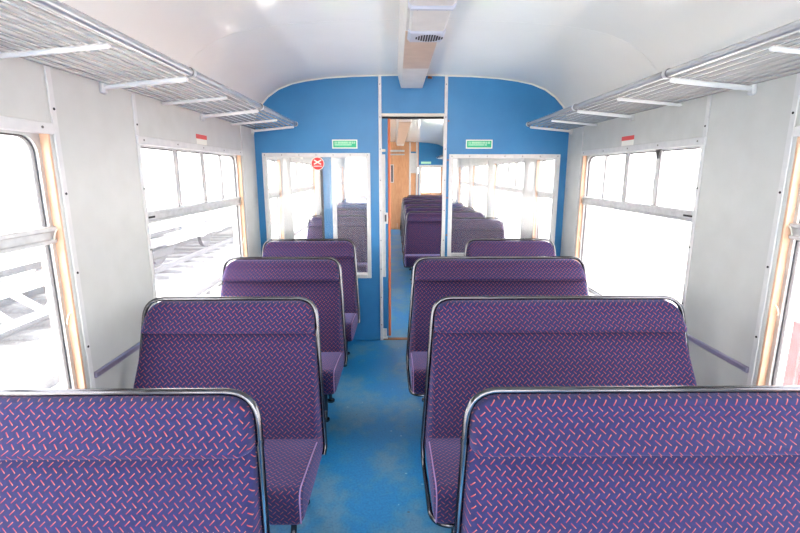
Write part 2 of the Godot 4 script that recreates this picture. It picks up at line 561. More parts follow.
func window(n: int, side: int, za: float, zb: float) -> void:
	var wx: float = WL if side < 0 else WR
	var w := base("window_%d" % n)
	var nth: String = ["first", "second", "third", "fourth", "fifth", "last"][clampi((n - 1) % 9 - 3, 0, 5)]
	var where := nth + " past the bulkhead" if za > ZB else ("behind the viewer" if zb < 0 else ("beside the nearest seats" if za < 2 else "beside the third row"))
	tag(w, "aluminium framed coach window with sliding top vents, %s, %s" % [where, "looking onto the parked train" if side < 0 else "on the blank white side"], "window", "", "structure")
	var to3 := func(a: float, b: float, d: float) -> Vector3: return Vector3(wx + side * d, b, -a)
	# lining: orange varnished jambs, painted head and sill
	var zs := [za, zb]
	for i in 2:
		var st := mb()
		var z0: float = zs[i]
		var z1: float = z0 + (0.012 if i == 0 else -0.012)
		zbox(st, wx + side * 0.001, wx + side * 0.050, SILL, HEAD, z0, z1, 0.002)
		var jamb := put(st, "jamb", M.jamb, w)
		if za > -0.5 and za < 4.0:
			for hy in [1.295, 0.985]:
				var hk := mb(true)
				var dz := 1.0 if i == 0 else -1.0
				var c := Vector3(wx + side * 0.016, hy, -z1)
				tube(hk, fillet([c + Vector3(0, 0.022, 0), c + Vector3(0, 0.012, -dz * 0.012), c + Vector3(side * 0.006, -0.012, -dz * 0.014), c + Vector3(side * 0.010, -0.022, -dz * 0.004), c + Vector3(side * 0.014, -0.008, -dz * 0.004)], 0.006, 3), 0.0028, 6)
				put(hk, "hook", M.cream, jamb)
	var st := mb()
	zbox(st, wx + side * 0.001, wx + side * 0.034, HEAD - 0.010, HEAD, za, zb, 0.002)
	zbox(st, wx - side * 0.012, wx + side * 0.060, SILL, SILL + 0.012, za, zb, 0.003)
	put(st, "lining", M.strip, w)
	# aluminium trim over the head
	st = mb()
	zbox(st, wx, wx - side * 0.013, HEAD - 0.012, HEAD + 0.026, za - 0.018, zb + 0.006, 0.003)
	var trim := put(st, "head_trim", M.strip, w)
	if zb > 0.0 and za < 4.0:
		for k in 5: put_mesh(screw_mesh, "screw", M.screw, trim, Vector3(wx - side * 0.0145 - 0.001, HEAD + 0.008, -lerpf(za + 0.03, zb - 0.05, k / 4.0)))
	# outer aluminium frame with rounded corners, dark gasket round the glass
	var a0 := za + 0.012
	var a1 := zb - 0.012
	var b0 := SILL + 0.012
	var b1 := HEAD - 0.002
	st = mb()
	ring(st, a0, a1, b0, b1, 0.016, 0.06, 0.030, 0.056, to3)
	put(st, "frame", M.alu, w)
	st = mb()
	ring(st, a0 + 0.013, a1 - 0.013, b0 + 0.013, b1 - 0.013, 0.009, 0.056, 0.040, 0.054, to3)
	put(st, "gasket", M.gasket, w)
	# transom with its grooves
	var t0 := 1.268
	var t1 := 1.328
	st = mb()
	zbox(st, wx + side * 0.026, wx + side * 0.060, t0, t1, a0, a1, 0.003)
	zbox(st, wx + side * 0.016, wx + side * 0.028, t1 - 0.018, t1, a0, a1, 0.003)
	zbox(st, wx + side * 0.020, wx + side * 0.028, t0, t0 + 0.016, a0, a1, 0.003)
	var tr := put(st, "transom", M.alu, w)
	st = mb()
	zbox(st, wx + side * 0.024, wx + side * 0.027, t0 + 0.024, t0 + 0.034, a0 + 0.04, a0 + 0.12, 0.001)
	put(st, "finger_slot", M.dark, tr)
	# mullions and panes
	var L := zb - za
	var cuts := [a0 + 0.014]
	if L > 1.0:
		for m in [[0.300, 0.036], [0.550, 0.040], [0.775, 0.014]]:
			var zc: float = za + L * m[0]
			st = mb()
			zbox(st, wx + side * 0.034, wx + side * 0.060, t1, b1 - 0.01, zc - m[1] / 2, zc + m[1] / 2, 0.004)
			var mu := put(st, "mullion", M.strip if m[1] > 0.02 else M.seal, w)
			if m[1] > 0.02:
				st = mb()
				zbox(st, wx + side * 0.031, wx + side * 0.036, t1, b1 - 0.02, zc - m[1] / 2 - 0.006, zc - m[1] / 2, 0.0)
				zbox(st, wx + side * 0.031, wx + side * 0.036, t1, b1 - 0.02, zc + m[1] / 2, zc + m[1] / 2 + 0.003, 0.0)
				put(st, "draught_seal", M.seal, mu)
			cuts.append(zc)
	cuts.append(a1 - 0.014)
	for i in cuts.size() - 1:
		st = mb()
		zbox(st, wx + side * 0.046, wx + side * 0.050, t1 - 0.005, b1 - 0.014, cuts[i], cuts[i + 1] - 0.002)
		put(st, "vent_pane", M.dirty_glass, w)
	st = mb()
	zbox(st, wx + side * 0.046, wx + side * 0.050, b0 + 0.014, t0 + 0.005, a0 + 0.014, a1 - 0.014)
	put(st, "pane", M.dirty_glass, w)
	if side > 0 and za > 2.0 and za < 3.0:
		st = mb()
		slab(st, PackedVector2Array([Vector2(0, 0), Vector2(0.05, 0), Vector2(0.035, -0.05), Vector2(0.015, -0.05)]), 0.0, 0.008)
		var k := put(st, "vent_catch", M.gasket, w)
		k.position = Vector3(wx + 0.03, b1 - 0.01, -(za + L * 0.30) + 0.03)
		k.rotation.y = PI / 2

# ------------------------------------------------------------------ bulkhead and door
func arch_y(x: float) -> float:
	var p := prof()
	for i in p.size() - 1:
		var a: Vector2 = p[i]
		var b: Vector2 = p[i + 1]
		if x >= a.x and x <= b.x: return lerpf(a.y, b.y, (x - a.x) / maxf(b.x - a.x, 1e-6))
	return 1.88

func arch_poly(x0: float, x1: float, y0: float) -> PackedVector2Array:
	var p := PackedVector2Array([Vector2(x0, y0)])
	for v in part_of_prof(x0, x1):
		if p[-1].distance_to(v) > 0.0005: p.append(v)
	p.append(Vector2(x1, y0))
	return p

func frame_rect(called: String, x0: float, x1: float, y0: float, y1: float, w: float, Za: float, Zb: float, m: Material, parent: Node) -> MeshInstance3D:
	var st := mb()
	zbox(st, x0, x0 + w, y0, y1, Za, Zb, 0.003)
	zbox(st, x1 - w, x1, y0, y1, Za, Zb, 0.003)
	zbox(st, x0 + w, x1 - w, y1 - w, y1, Za, Zb, 0.003)
	zbox(st, x0 + w, x1 - w, y0, y0 + w, Za, Zb, 0.003)
	return put(st, called, m, parent)

func bulkhead() -> void:
	var b := base("wall_bulkhead")
	tag(b, "blue bulkhead across the coach with doorway and two white framed windows", "wall", "", "structure")
	var Zb2 := ZB + 0.03
	# two glazed sides and the piece over the doorway
	for s in [[WL, -0.122, -1.115, -0.225, 1.665], [0.43, WR, 0.475, 1.40, 1.655]]:
		var st := mb()
		var y0 := 0.60
		slab(st, arch_poly(s[0], s[1], s[4]), ZB, Zb2)
		zbox(st, s[0], s[2], 0.0, s[4], ZB, Zb2)
		zbox(st, s[3], s[1], 0.0, s[4], ZB, Zb2)
		zbox(st, s[2], s[3], 0.0, y0, ZB, Zb2)
		put(st, "side_panel", M.blue, b)
		var fr := frame_rect("window_frame", s[2] - 0.013, s[3] + 0.013, y0 - 0.013, s[4] + 0.013, 0.034, ZB - 0.010, Zb2 + 0.01, M.strip, b)
		for k in 7:
			put_mesh(screw_mesh, "screw", M.screw, fr, Vector3(lerpf(s[2] + 0.01, s[3] - 0.01, k / 6.0), s[4] - 0.004, -ZB + 0.0105)).rotation.y = PI / 2
		st = mb()
		zbox(st, s[2] + 0.015, s[3] - 0.015, y0 + 0.015, s[4] - 0.015, ZB + 0.012, ZB + 0.016)
		put(st, "pane", M.glass, b)
		# low wooden ledge on the other face, seen through the bottom of the glass
		if s[0] > 0.0:
			st = mb()
			zbox(st, s[2], s[3], 0.55, 0.770, ZB + 0.045, ZB + 0.058, 0.002)
			var lg := put(st, "ledge", M.wood, b)
			st = mb()
			zbox(st, s[2], s[3], 0.770, 0.805, ZB + 0.042, ZB + 0.066, 0.003)
			put(st, "ledge_cap", M.strip, lg)
	var st := mb()
	slab(st, arch_poly(-0.122, 0.43, 1.985), ZB, Zb2)
	put(st, "overdoor_panel", M.blue, b)
	# white cover strips
	for x in [[-0.138, -0.112], [0.414, 0.440]]:
		st = mb()
		zbox(st, x[0], x[1], 0.0, 2.300, ZB - 0.007, ZB + 0.05, 0.003)
		var s := put(st, "cover_strip", M.strip, b)
		for k in 9: put_mesh(screw_mesh, "screw", M.screw, s, Vector3((x[0] + x[1]) / 2, 0.15 + 0.26 * k, -ZB + 0.0075)).rotation.y = -PI / 2
	st = mb()
	zbox(st, -0.112, 0.414, 1.979, 2.000, ZB - 0.007, ZB + 0.05, 0.003)
	put(st, "cover_strip", M.cream, b)
	# cream bead along the ceiling
	st = mb(true)
	var pts := []
	for v in prof(): pts.append(Vector3(v.x + (CX - v.x) * 0.004, v.y - 0.004, -ZB + 0.003))
	tube(st, pts, 0.006, 6)
	put(st, "edge_bead", M.cream, b)
	# rusty screws beside the doorway
	for y in [1.94, 1.62, 1.30, 0.975, 0.65]:
		var o := put_mesh(screw_mesh, "screw", M.rust, b, Vector3(0.452, y, -ZB + 0.0005))
		o.rotation.y = -PI / 2
		o.scale = Vector3(1.5, 1.5, 1.5)
	# door track above the opening
	st = mb()
	zbox(st, -1.0, 0.44, 1.965, 2.02, ZB + 0.05, ZB + 0.11, 0.003)
	put(st, "door_track", M.dark, b)

	# sliding door, pushed open behind the bulkhead
	var d := base("door_1")
	tag(d, "blue sliding door pushed open, orange edge showing in the doorway", "door", "", "structure")
	var Z1 := ZB + 0.055
	var Z2 := ZB + 0.09
	st = mb()
	zbox(st, -0.628, -0.545, 0.02, 1.965, Z1, Z2, 0.002)
	zbox(st, -0.096, -0.062, 0.02, 1.965, Z1, Z2, 0.002)
	zbox(st, -0.545, -0.096, 1.66, 1.965, Z1, Z2, 0.002)
	zbox(st, -0.545, -0.096, 0.02, 0.60, Z1, Z2, 0.002)
	put(st, "leaf", M.blue, d)
	for x in [[-0.062, -0.040], [-0.650, -0.628]]:
		st = mb()
		zbox(st, x[0], x[1], 0.02, 1.965, Z1 - 0.002, Z2 + 0.002, 0.004)
		put(st, "edge_lipping", M.orange if x[0] > -0.1 else M.under, d)
	frame_rect("window_frame", -0.552, -0.084, 0.585, 1.668, 0.034, Z1 - 0.008, Z2 + 0.008, M.strip, d)
	st = mb()
	zbox(st, -0.53, -0.11, 0.6, 1.65, Z1 + 0.014, Z1 + 0.018)
	put(st, "pane", M.glass, d)
	st = mb()
	zbox(st, -0.104, -0.064, 1.07, 1.168, Z1 - 0.012, Z1, 0.004)
	var lk := put(st, "latch_plate", M.strip, d)
	st = mb()
	zbox(st, -0.092, -0.076, 1.09, 1.15, Z1 - 0.014, Z1 - 0.011, 0.001)
	put(st, "finger_pull", M.gasket, lk)
	st = mb()
	zbox(st, -0.120, -0.078, 0.004, 0.095, Z1 - 0.03, Z1 - 0.002, 0.004)
	zbox(st, -0.128, -0.072, 0.001, 0.02, Z1 - 0.045, Z1 - 0.002, 0.003)
	put(st, "bottom_guide", M.strip, d)
	st = mb()
	zbox(st, -0.118, -0.082, 1.690, 1.712, Z1 - 0.012, Z1, 0.003)
	put(st, "stop_block", M.cream, d)

func far_end() -> void:
	var b := base("wall_far")
	tag(b, "orange wood and blue end wall seen far through the doorway", "wall", "", "structure")
	var Z2 := ZE + 0.04
	var st := mb()
	slab(st, arch_poly(-0.42, 0.375, 2.05), ZE, Z2)
	zbox(st, -0.42, 0.375, 0.0, 2.05, ZE, Z2)
	put(st, "wood_panel", M.wood, b)
	st = mb()
	slab(st, arch_poly(WL, -0.42, 1.70), ZE, Z2)
	zbox(st, WL, -1.10, 0.0, 1.70, ZE, Z2)
	zbox(st, -0.50, -0.42, 0.0, 1.70, ZE, Z2)
	zbox(st, -1.10, -0.50, 0.0, 0.60, ZE, Z2)
	put(st, "side_panel", M.blue, b)
	frame_rect("window_frame", -1.12, -0.48, 0.58, 1.715, 0.05, ZE - 0.01, Z2 + 0.01, M.strip, b)
	st = mb()
	zbox(st, -1.10, -0.50, 0.6, 1.70, ZE + 0.012, ZE + 0.016)
	put(st, "pane", M.glass, b)
	# narrow pane bay between two white posts: wood above and below, white between
	st = mb()
	slab(st, arch_poly(0.375, 0.625, 2.06), ZE + 0.01, Z2)
	zbox(st, 0.375, 0.625, 0.0, 1.50, ZE + 0.01, Z2)
	put(st, "wood_panel", M.wood, b)
	st = mb()
	zbox(st, 0.40, 0.60, 1.50, 2.02, ZE + 0.012, Z2, 0.002)
	put(st, "white_panel", M.strip, b)
	st = mb()
	zbox(st, 0.40, 0.60, 2.02, 2.06, ZE + 0.012, Z2, 0.002)
	put(st, "blue_band", M.blue, b)
	for x in [[0.372, 0.418], [0.555, 0.60]]:
		st = mb()
		zbox(st, x[0], x[1], 0.0, 2.29, ZE - 0.02, ZE + 0.02, 0.004)
		put(st, "cover_strip", M.strip, b)
	st = mb()
	slab(st, arch_poly(0.625, WR, 1.70), ZE, Z2)
	zbox(st, 0.625, 0.66, 0.0, 1.70, ZE, Z2)
	zbox(st, 1.40, WR, 0.0, 1.70, ZE, Z2)
	zbox(st, 0.66, 1.40, 0.0, 0.60, ZE, Z2)
	put(st, "side_panel", M.blue, b)
	frame_rect("window_frame", 0.64, 1.42, 0.58, 1.715, 0.05, ZE - 0.01, Z2 + 0.01, M.strip, b)
	st = mb()
	zbox(st, 0.66, 1.40, 0.6, 1.70, ZE + 0.012, ZE + 0.016)
	put(st, "pane", M.glass, b)
	st = mb()
	zbox(st, -0.16, 0.06, 0.02, 0.17, ZE - 0.03, ZE, 0.004)
	put(st, "kick_plate", M.strip, b)
	var d := base("door_2")
	tag(d, "orange wooden sliding door at the far end with slim dark pull", "door", "", "structure")
	st = mb()
	zbox(st, -0.45, 0.052, 0.02, 1.95, ZE - 0.05, ZE - 0.012, 0.003)
	put(st, "leaf", M.wood, d)
	st = mb()
	zbox(st, -0.5, 0.25, 1.965, 2.0, ZE - 0.07, ZE, 0.004)
	put(st, "track", M.strip, d)
	st = mb()
	zbox(st, -0.5, 0.25, 2.05, 2.10, ZE - 0.05, ZE, 0.004)
	put(st, "pelmet", M.strip, d)
	frame_rect("pull_frame", -0.125, -0.035, 1.25, 1.73, 0.025, ZE - 0.062, ZE - 0.05, M.strip, d)
	st = mb()
	zbox(st, -0.10, -0.06, 1.275, 1.705, ZE - 0.058, ZE - 0.05)
	put(st, "pull_recess", M.dark, d)

# ------------------------------------------------------------------ ceiling duct
func duct(called: String, Za: float, Zn: float, label: String, full: bool) -> void:
	var o := base(called, Vector3(CX, 2.20, -Zn))
	tag(o, label, "ceiling duct")
	var x0 := 0.050 - CX
	var x1 := 0.229 - CX
	# casing lengths: white end, middle with brown underside (tagged wood), white again
	var cuts := [[Zn - 0.001, 3.27, "duct"], [3.27, 2.45, "wood"], [2.45, Za, "duct"]] if full else [[Zn, Zn - 1.0, "duct"], [Zn - 1.0, Za + 1.2, "wood"], [Za + 1.2, Za, "duct"]]
	for c in cuts:
		var st := mb()
		slab(st, PackedVector2Array([Vector2(x0 + 0.004, 0.0), Vector2(x1 - 0.004, 0.0), Vector2(x1, 0.004), Vector2(x1 + 0.004, 0.106), Vector2(x0 - 0.028, 0.106), Vector2(x0, 0.004)]), c[1] - Zn + 0.0015, c[0] - Zn - 0.0015)
		var cs := put(st, "casing", M.duct, o)
		if c[2] == "wood":
			st = mb()
			box(st, Vector3(x0 + 0.003, -0.004, Zn - c[0] + 0.002), Vector3(x1 - 0.003, 0.001, Zn - c[1] - 0.002), 0.001)
			put(st, "underside_panel", M.ductbrown, cs)
	if full:
		# heater cover with rounded lip and slotted end
		var st := mb()
		box(st, Vector3(x0 + 0.018, -0.018, Zn - 2.54), Vector3(x1 + 0.014, 0.01, Zn - 2.07), 0.010)
		var cv := put(st, "grille_cover", M.duct, o)
		st = mb()
		box(st, Vector3(x0 + 0.014, -0.026, Zn - 2.565), Vector3(x1 + 0.020, 0.006, Zn - 2.385), 0.014)
		put(st, "grille_plate", M.grille, cv)
		var slots := [0.036, 0.064, 0.088, 0.104, 0.112, 0.114, 0.112, 0.102, 0.084, 0.056, 0.034]
		for k in slots.size():
			st = mb()
			var xx: float = lerpf(0.108, 0.236, k / 10.0) - CX
			var h: float = slots[k] / 2.0
			box(st, Vector3(xx - 0.0042, -0.0275, Zn - 2.478 - h), Vector3(xx + 0.0042, -0.025, Zn - 2.478 + h), 0.001)
			put(st, "slot", M.dark, cv)
		st = mb()
		box(st, Vector3(x0 + 0.004, -0.036, Zn - 2.060), Vector3(x1 + 0.020, 0.10, Zn - 2.015), 0.012)
		put(st, "joint_band", M.grille, o)
		st = mb()
		box(st, Vector3(x0 + 0.006, -0.032, Zn - 2.018), Vector3(x1 + 0.018, 0.10, Zn - Za), 0.014)
		var hb := put(st, "heater_box", M.duct, o)
		for k in 9:
			st = mb()
			box(st, Vector3(x0 + 0.0035, 0.0, Zn - 2.00 + 0.03 * k), Vector3(x0 + 0.0065, 0.05, Zn - 2.013 + 0.03 * k), 0.001)
			put(st, "side_slot", M.dark, hb)
		for x in [x0 + 0.025, x1 - 0.03]:
			var s := put_mesh(screw_mesh, "screw", M.screw, cv, Vector3(x + 0.02, -0.0185, Zn - 2.095))
			s.rotation.z = -PI / 2

# ------------------------------------------------------------------ luggage racks
func rack(side: int, Za: float, Zb: float, label: String, full: bool) -> void:
	var wx: float = WL if side < 0 else WR
	var tx := wx - side * 0.375
	var o := base("luggage_rack", Vector3(wx, 1.86, -Zb))
	tag(o, label, "luggage rack")
	var L := Zb - Za
	var dx := -side * 1.0     # towards the aisle
	var st := mb(true)
	tube(st, [Vector3(dx * 0.366, 0.048, 0.0), Vector3(dx * 0.366, 0.048, L)], 0.0165, 14)
	put(st, "front_tube", M.rack, o)
	for k in 8:
		st = mb(true)
		var x: float = 0.022 + 0.0418 * k
		var y: float = 0.012 + 0.0042 * k
		tube(st, [Vector3(dx * x, y, 0.004), Vector3(dx * x, y, L - 0.004)], 0.0078, 10)
		put(st, "slat", M.slat, o)
	# arms: every second one is fixed to the wall
	var zs := [3.95, 2.945, 1.97, 0.99, 0.01, -0.97, -1.95, -2.93] if full else [Zb - 0.03, Zb - 1.0, Zb - 2.0, Zb - 3.0, Zb - 4.0, Zb - 5.0, Zb - 6.0, Zb - 7.0]
	for i in zs.size():
		var z: float = Zb - zs[i]
		if z > L: continue
		st = mb()
		var a := Vector3(dx * 0.0, -0.010, z)
		var e := Vector3(dx * 0.352, 0.024, z)
		var tf := Transform3D(Basis(Vector3(0, 0, 1), atan2(e.y - a.y, e.x - a.x)), (a + e) / 2.0)
		var len := a.distance_to(e)
		box(st, Vector3(-len / 2, -0.009, -0.011), Vector3(len / 2, 0.009, 0.011), 0.005, tf)
		var arm := put(st, "arm", M.arm, o)
		st = mb()
		box(st, Vector3(0, -0.034, z - 0.016), Vector3(dx * 0.020, 0.030, z + 0.016), 0.005)
		put(st, "wall_foot", M.strip, arm)
		st = mb(true)
		tube(st, [Vector3(dx * 0.366, 0.048, z - 0.010), Vector3(dx * 0.366, 0.048, z + 0.010)], 0.0200, 14)
		put(st, "collar", M.alu, arm)
		st = mb(true)
		tube(st, [Vector3(dx * 0.366, 0.048, z + 0.010), Vector3(dx * 0.366, 0.048, z + 0.015)], 0.0185, 14)
		put(st, "joint_gap", M.gasket, arm)
		# loose cross bar halfway to the next arm
		var zm := z + 0.49
		if zm < L:
			st = mb()
			var a2 := Vector3(dx * 0.004, -0.006, zm)
			var e2 := Vector3(dx * 0.338, 0.024, zm)
			var tf2 := Transform3D(Basis(Vector3(0, 0, 1), atan2(e2.y - a2.y, e2.x - a2.x)), (a2 + e2) / 2.0)
			var l2 := a2.distance_to(e2)
			box(st, Vector3(-l2 / 2, -0.006, -0.010), Vector3(l2 / 2, 0.008, 0.010), 0.005, tf2)
			put(st, "cross_bar", M.arm, o)

# ------------------------------------------------------------------ seats
const TOP := 0.972
func lean(y: float) -> float: return 0.114 * (TOP - y) / 0.584

func puff(y: float) -> float:
	# how far the padding stands out: a belly below, a tuck at the seam, a lip that hollows up to a rolled top
	var keys := [[0.30, 0.040], [0.42, 0.062], [0.52, 0.066], [0.64, 0.053], [0.755, 0.030], [0.817, 0.012], [0.8355, 0.003], [0.8365, 0.046], [0.842, 0.061], [0.852, 0.064], [0.873, 0.048], [0.897, 0.030], [0.918, 0.022], [0.936, 0.024], [0.96, 0.026]]
	for i in keys.size() - 1:
		if y <= keys[i + 1][0]:
			var t: float = clampf((y - keys[i][0]) / (keys[i + 1][0] - keys[i][0]), 0, 1)
			return lerpf(keys[i][1], keys[i + 1][1], t)
	return 0.026

# a seat for a given width: x runs from 0 (narrow end a) to w; flares widen it towards the floor
func make_seat(w: float, fa: float, fb: float, aisle_at_a: bool) -> Node3D:
	var o := Node3D.new()
	var T := 0.958
	var rc := 0.065
	var xa := func(y: float) -> float: return -fa * (TOP - y)
	var xb := func(y: float) -> float: return w + fb * (TOP - y)
	# --- backrest cushion
	var ys := []
	var y := 0.33
	while y < 0.79:
		ys.append(y)
		y += 0.023
	for v in [0.805, 0.817, 0.826, 0.832, 0.835, 0.8355, 0.8365, 0.838, 0.842, 0.847, 0.852, 0.861, 0.873, 0.885, 0.897, 0.908, 0.918, 0.927, 0.936, 0.944, 0.950, 0.954, 0.957, T]: ys.append(v)
	var ss := [0.0, 0.003, 0.008, 0.016, 0.027, 0.042]
	var nmid := 24
	for k in nmid + 1: ss.append(0.06 + (w - 0.12) * k / nmid)
	for v in [0.042, 0.027, 0.016, 0.008, 0.003, 0.0]: ss.append(w - v)
	var st := mb(true)
	var grid := []
	for yy in ys:
		var inset := 0.012
		if yy > T - rc: inset += rc - sqrt(maxf(0.0, rc * rc - pow(yy - (T - rc), 2)))
		var l: float = xa.call(yy) + inset
		var r: float = xb.call(yy) - inset
		var row := []
		for s in ss:
			var f: float = s / w
			var x: float = lerpf(l, r, f)
			var dside: float = minf(x - l, r - x)
			var dtop: float = T - yy
			var re := 0.030
			var es: float = 1.0 if dside > re else sqrt(maxf(0.0, 1.0 - pow(1.0 - dside / re, 2)))
			var et: float = 1.0 if dtop > re else sqrt(maxf(0.0, 1.0 - pow(1.0 - dtop / re, 2)))
			row.append(Vector3(x, yy, lean(yy) + 0.004 + puff(yy) * es * et))
		grid.append(row)
	var arcv := [0.0]
	for i in ys.size() - 1: arcv.append(arcv[-1] + Vector2(ys[i + 1] - ys[i], (puff(ys[i + 1]) - puff(ys[i])) * (0.2 if ys[i] > 0.8354 and ys[i] < 0.8364 else 1.0)).length())
	for i in ys.size() - 1:
		for k in ss.size() - 1:
			var p := [grid[i][k], grid[i][k + 1], grid[i + 1][k + 1], grid[i + 1][k]]
			quv(st, p, [Vector2(p[0].x, -arcv[i]), Vector2(p[1].x, -arcv[i]), Vector2(p[2].x, -arcv[i + 1]), Vector2(p[3].x, -arcv[i + 1])], Vector3(0, 0, 1))
	# edge band back to the shell
	var per := []
	for i in ys.size(): per.append(grid[i][0])
	for k in ss.size(): per.append(grid[-1][k])
	for i in ys.size(): per.append(grid[ys.size() - 1 - i][-1])
	for i in per.size() - 1:
		var a: Vector3 = per[i]
		var b: Vector3 = per[i + 1]
		if a.distance_to(b) < 1e-6: continue
		var a2 := Vector3(a.x, a.y, lean(a.y) - 0.022)
		var b2 := Vector3(b.x, b.y, lean(b.y) - 0.022)
		quv(st, [a, b, b2, a2], [Vector2(a.x, -a.y), Vector2(b.x, -b.y), Vector2(b.x, -b.y - 0.02), Vector2(a.x, -a.y - 0.02)], (a + b) / 2 - Vector3(w / 2, 0.6, lean(0.6)))
	put(st, "backrest", M.cloth, o)
	# --- shell behind it
	st = mb(true)
	for i in ys.size() - 1:
		var p := [grid[i][0], grid[i][-1], grid[i + 1][-1], grid[i + 1][0]]
		for k in 4: p[k] = Vector3(p[k].x, p[k].y, lean(p[k].y) - 0.022)
		quad(st, p[0], p[1], p[2], p[3], Vector3(0, 0, -1))
	put(st, "back_shell", M.shell, o)
	# --- tubular frame: up one side, over the top, down the other, forward under the cushion
	st = mb(true)
	var pts := []
	var r_t := 0.0095
	var za := lean(0.30) + 0.004
	if aisle_at_a:
		# wide seats: the tube runs forward under the cushion's edge and across its front
		pts.append(Vector3(w * 0.5, 0.286, 0.548))
		pts.append(Vector3(xa.call(0.30) + 0.012, 0.286, 0.548))
		pts.append(Vector3(xa.call(0.30) + 0.006, 0.262, za + 0.02))
	else:
		pts.append(Vector3(xa.call(0.3) + 0.006, 0.30, za + 0.01))
	pts.append(Vector3(xa.call(0.33) + (0.0 if aisle_at_a else 0.035), 0.33, lean(0.33) - (0.0 if aisle_at_a else 0.012)))
	pts.append(Vector3(xa.call(TOP), TOP, lean(TOP) + 0.004))
	pts.append(Vector3(xb.call(TOP), TOP, lean(TOP) + 0.004))
	pts.append(Vector3(xb.call(0.33) - (0.035 if aisle_at_a else 0.0), 0.33, lean(0.33) - (0.012 if aisle_at_a else 0.0)))
	if aisle_at_a:
		pts.append(Vector3(xb.call(0.30) - 0.035, 0.262, za + 0.02))
		pts.append(Vector3(xb.call(0.30) - 0.012, 0.286, 0.548))
		pts.append(Vector3(w * 0.5, 0.286, 0.548))
	else:
		pts.append(Vector3(xb.call(0.3) - 0.006, 0.30, za + 0.01))
	# straight runs keep their length, bends get a radius
	tube(st, fillet(pts, 0.082, 8), r_t, 10)
	put(st, "frame", M.chrome, o)
	for x in [xa.call(0.845) if aisle_at_a else xb.call(0.845)]:
		st = mb(true)
		tube(st, [Vector3(x, 0.838, lean(0.838) + 0.002), Vector3(x, 0.852, lean(0.852) + 0.002)], 0.0112, 10)
		put(st, "sleeve", M.chrome, o)
	# --- seat cushion: a rounded profile lofted across the width
	var prf := []
	for v in [[0.05, 0.268], [0.05, 0.375], [0.30, 0.418], [0.569, 0.442], [0.560, 0.292], [0.30, 0.278]]: prf.append(Vector3(0, v[1], v[0]))
	var loop := []
	var m := prf.size()
	var rad := [0.012, 0.02, 0.10, 0.045, 0.03, 0.05]
	for i in m:
		var p: Vector3 = prf[i]
		var a: Vector3 = prf[(i - 1 + m) % m] - p
		var b: Vector3 = prf[(i + 1) % m] - p
		var s := p + a.normalized() * minf(rad[i], a.length() * 0.45)
		var e := p + b.normalized() * minf(rad[i], b.length() * 0.45)
		for k in 6:
			var t := k / 5.0
			loop.append(s.lerp(p, t).lerp(p.lerp(e, t), t))
	var cen := Vector3(0, 0.35, 0.31)
	var xs := []
	var ins := []
	var rr := 0.024
	var ca: float = xa.call(0.40) + 0.010
	var cb: float = xb.call(0.40) - 0.010
	for k in 6:
		var t := PI / 2 * k / 5.0
		xs.append(ca + rr * (1 - sin(t)) if false else ca + rr * (1.0 - cos(t)))
		ins.append(rr * (1.0 - sin(t)))
	var nx := 10
	for k in range(1, nx):
		xs.append(lerpf(ca + rr, cb - rr, float(k) / nx))
		ins.append(0.0)
	for k in 6:
		var t := PI / 2 * (5 - k) / 5.0
		xs.append(cb - rr * (1.0 - cos(t)))
		ins.append(rr * (1.0 - sin(t)))
	var arc := [0.0]
	for i in loop.size(): arc.append(arc[-1] + loop[i].distance_to(loop[(i + 1) % loop.size()]))
	st = mb(true)
	var sect := []
	for k in xs.size():
		var row := []
		for p in loop:
			var d: Vector3 = p - cen
			var q: Vector3 = p - Vector3(0, signf(d.y) * minf(ins[k], absf(d.y)), signf(d.z) * minf(ins[k], absf(d.z)) * clampf(absf(d.z) / 0.24, 0, 1))
			row.append(Vector3(xs[k], q.y, q.z))
		sect.append(row)
	for k in xs.size() - 1:
		for i in loop.size():
			var j := (i + 1) % loop.size()
			var p := [sect[k][i], sect[k + 1][i], sect[k + 1][j], sect[k][j]]
			var u0: float = xs[k]
			var u1: float = xs[k + 1]
			var mid: Vector3 = (loop[i] + loop[j]) / 2 - cen
			quv(st, p, [Vector2(u0, arc[i]), Vector2(u1, arc[i]), Vector2(u1, arc[i + 1]), Vector2(u0, arc[i + 1])], mid)
	for e in [0, xs.size() - 1]:
		for i in loop.size():
			var j := (i + 1) % loop.size()
			var c := Vector3(xs[e], 0.35, 0.31)
			var p := [c, sect[e][i], sect[e][j], sect[e][j]]
			var uv := []
			for q in p: uv.append(Vector2(q.z, -q.y))
			quv(st, p, uv, Vector3(-1 if e == 0 else 1, 0, 0))
	var cu := put(st, "seat_cushion", M.cloth, o)
	for e in [[ca + rr * 0.35, 0], [cb - rr * 0.35, 1]]:
		st = mb(true)
		var pp := []
		for i in loop.size():
			if (loop[i].y > 0.355 and loop[i].z > 0.15) or (loop[i].z > 0.553 and loop[i].y > 0.31):
				pp.append(Vector3(e[0], loop[i].y - 0.006, loop[i].z - (0.006 if loop[i].z > 0.5 else 0.0)))
		tube(st, pp, 0.0030, 6)
		put(st, "piping", M.piping, cu)
	# --- legs
	var legs := [0.075, w - 0.075]
	for x in legs:
		for z in [0.285, 0.10]:
			st = mb(true)
			tube(st, fillet([Vector3(x, 0.284, z), Vector3(x, 0.05, z), Vector3(x, 0.010, z + (0.03 if z > 0.2 else -0.03))], 0.03, 4), 0.0125, 10)
			tube(st, [Vector3(x, 0.0, z + (0.03 if z > 0.2 else -0.03)), Vector3(x, 0.012, z + (0.03 if z > 0.2 else -0.03))], 0.026, 12)
			put(st, "leg", M.chrome, o)
	st = mb(true)
	tube(st, [Vector3(0.07, 0.272, 0.19), Vector3(w - 0.07, 0.272, 0.19)], 0.012, 8)
	tube(st, [Vector3(0.07, 0.276, 0.42), Vector3(w - 0.07, 0.276, 0.42)], 0.012, 8)
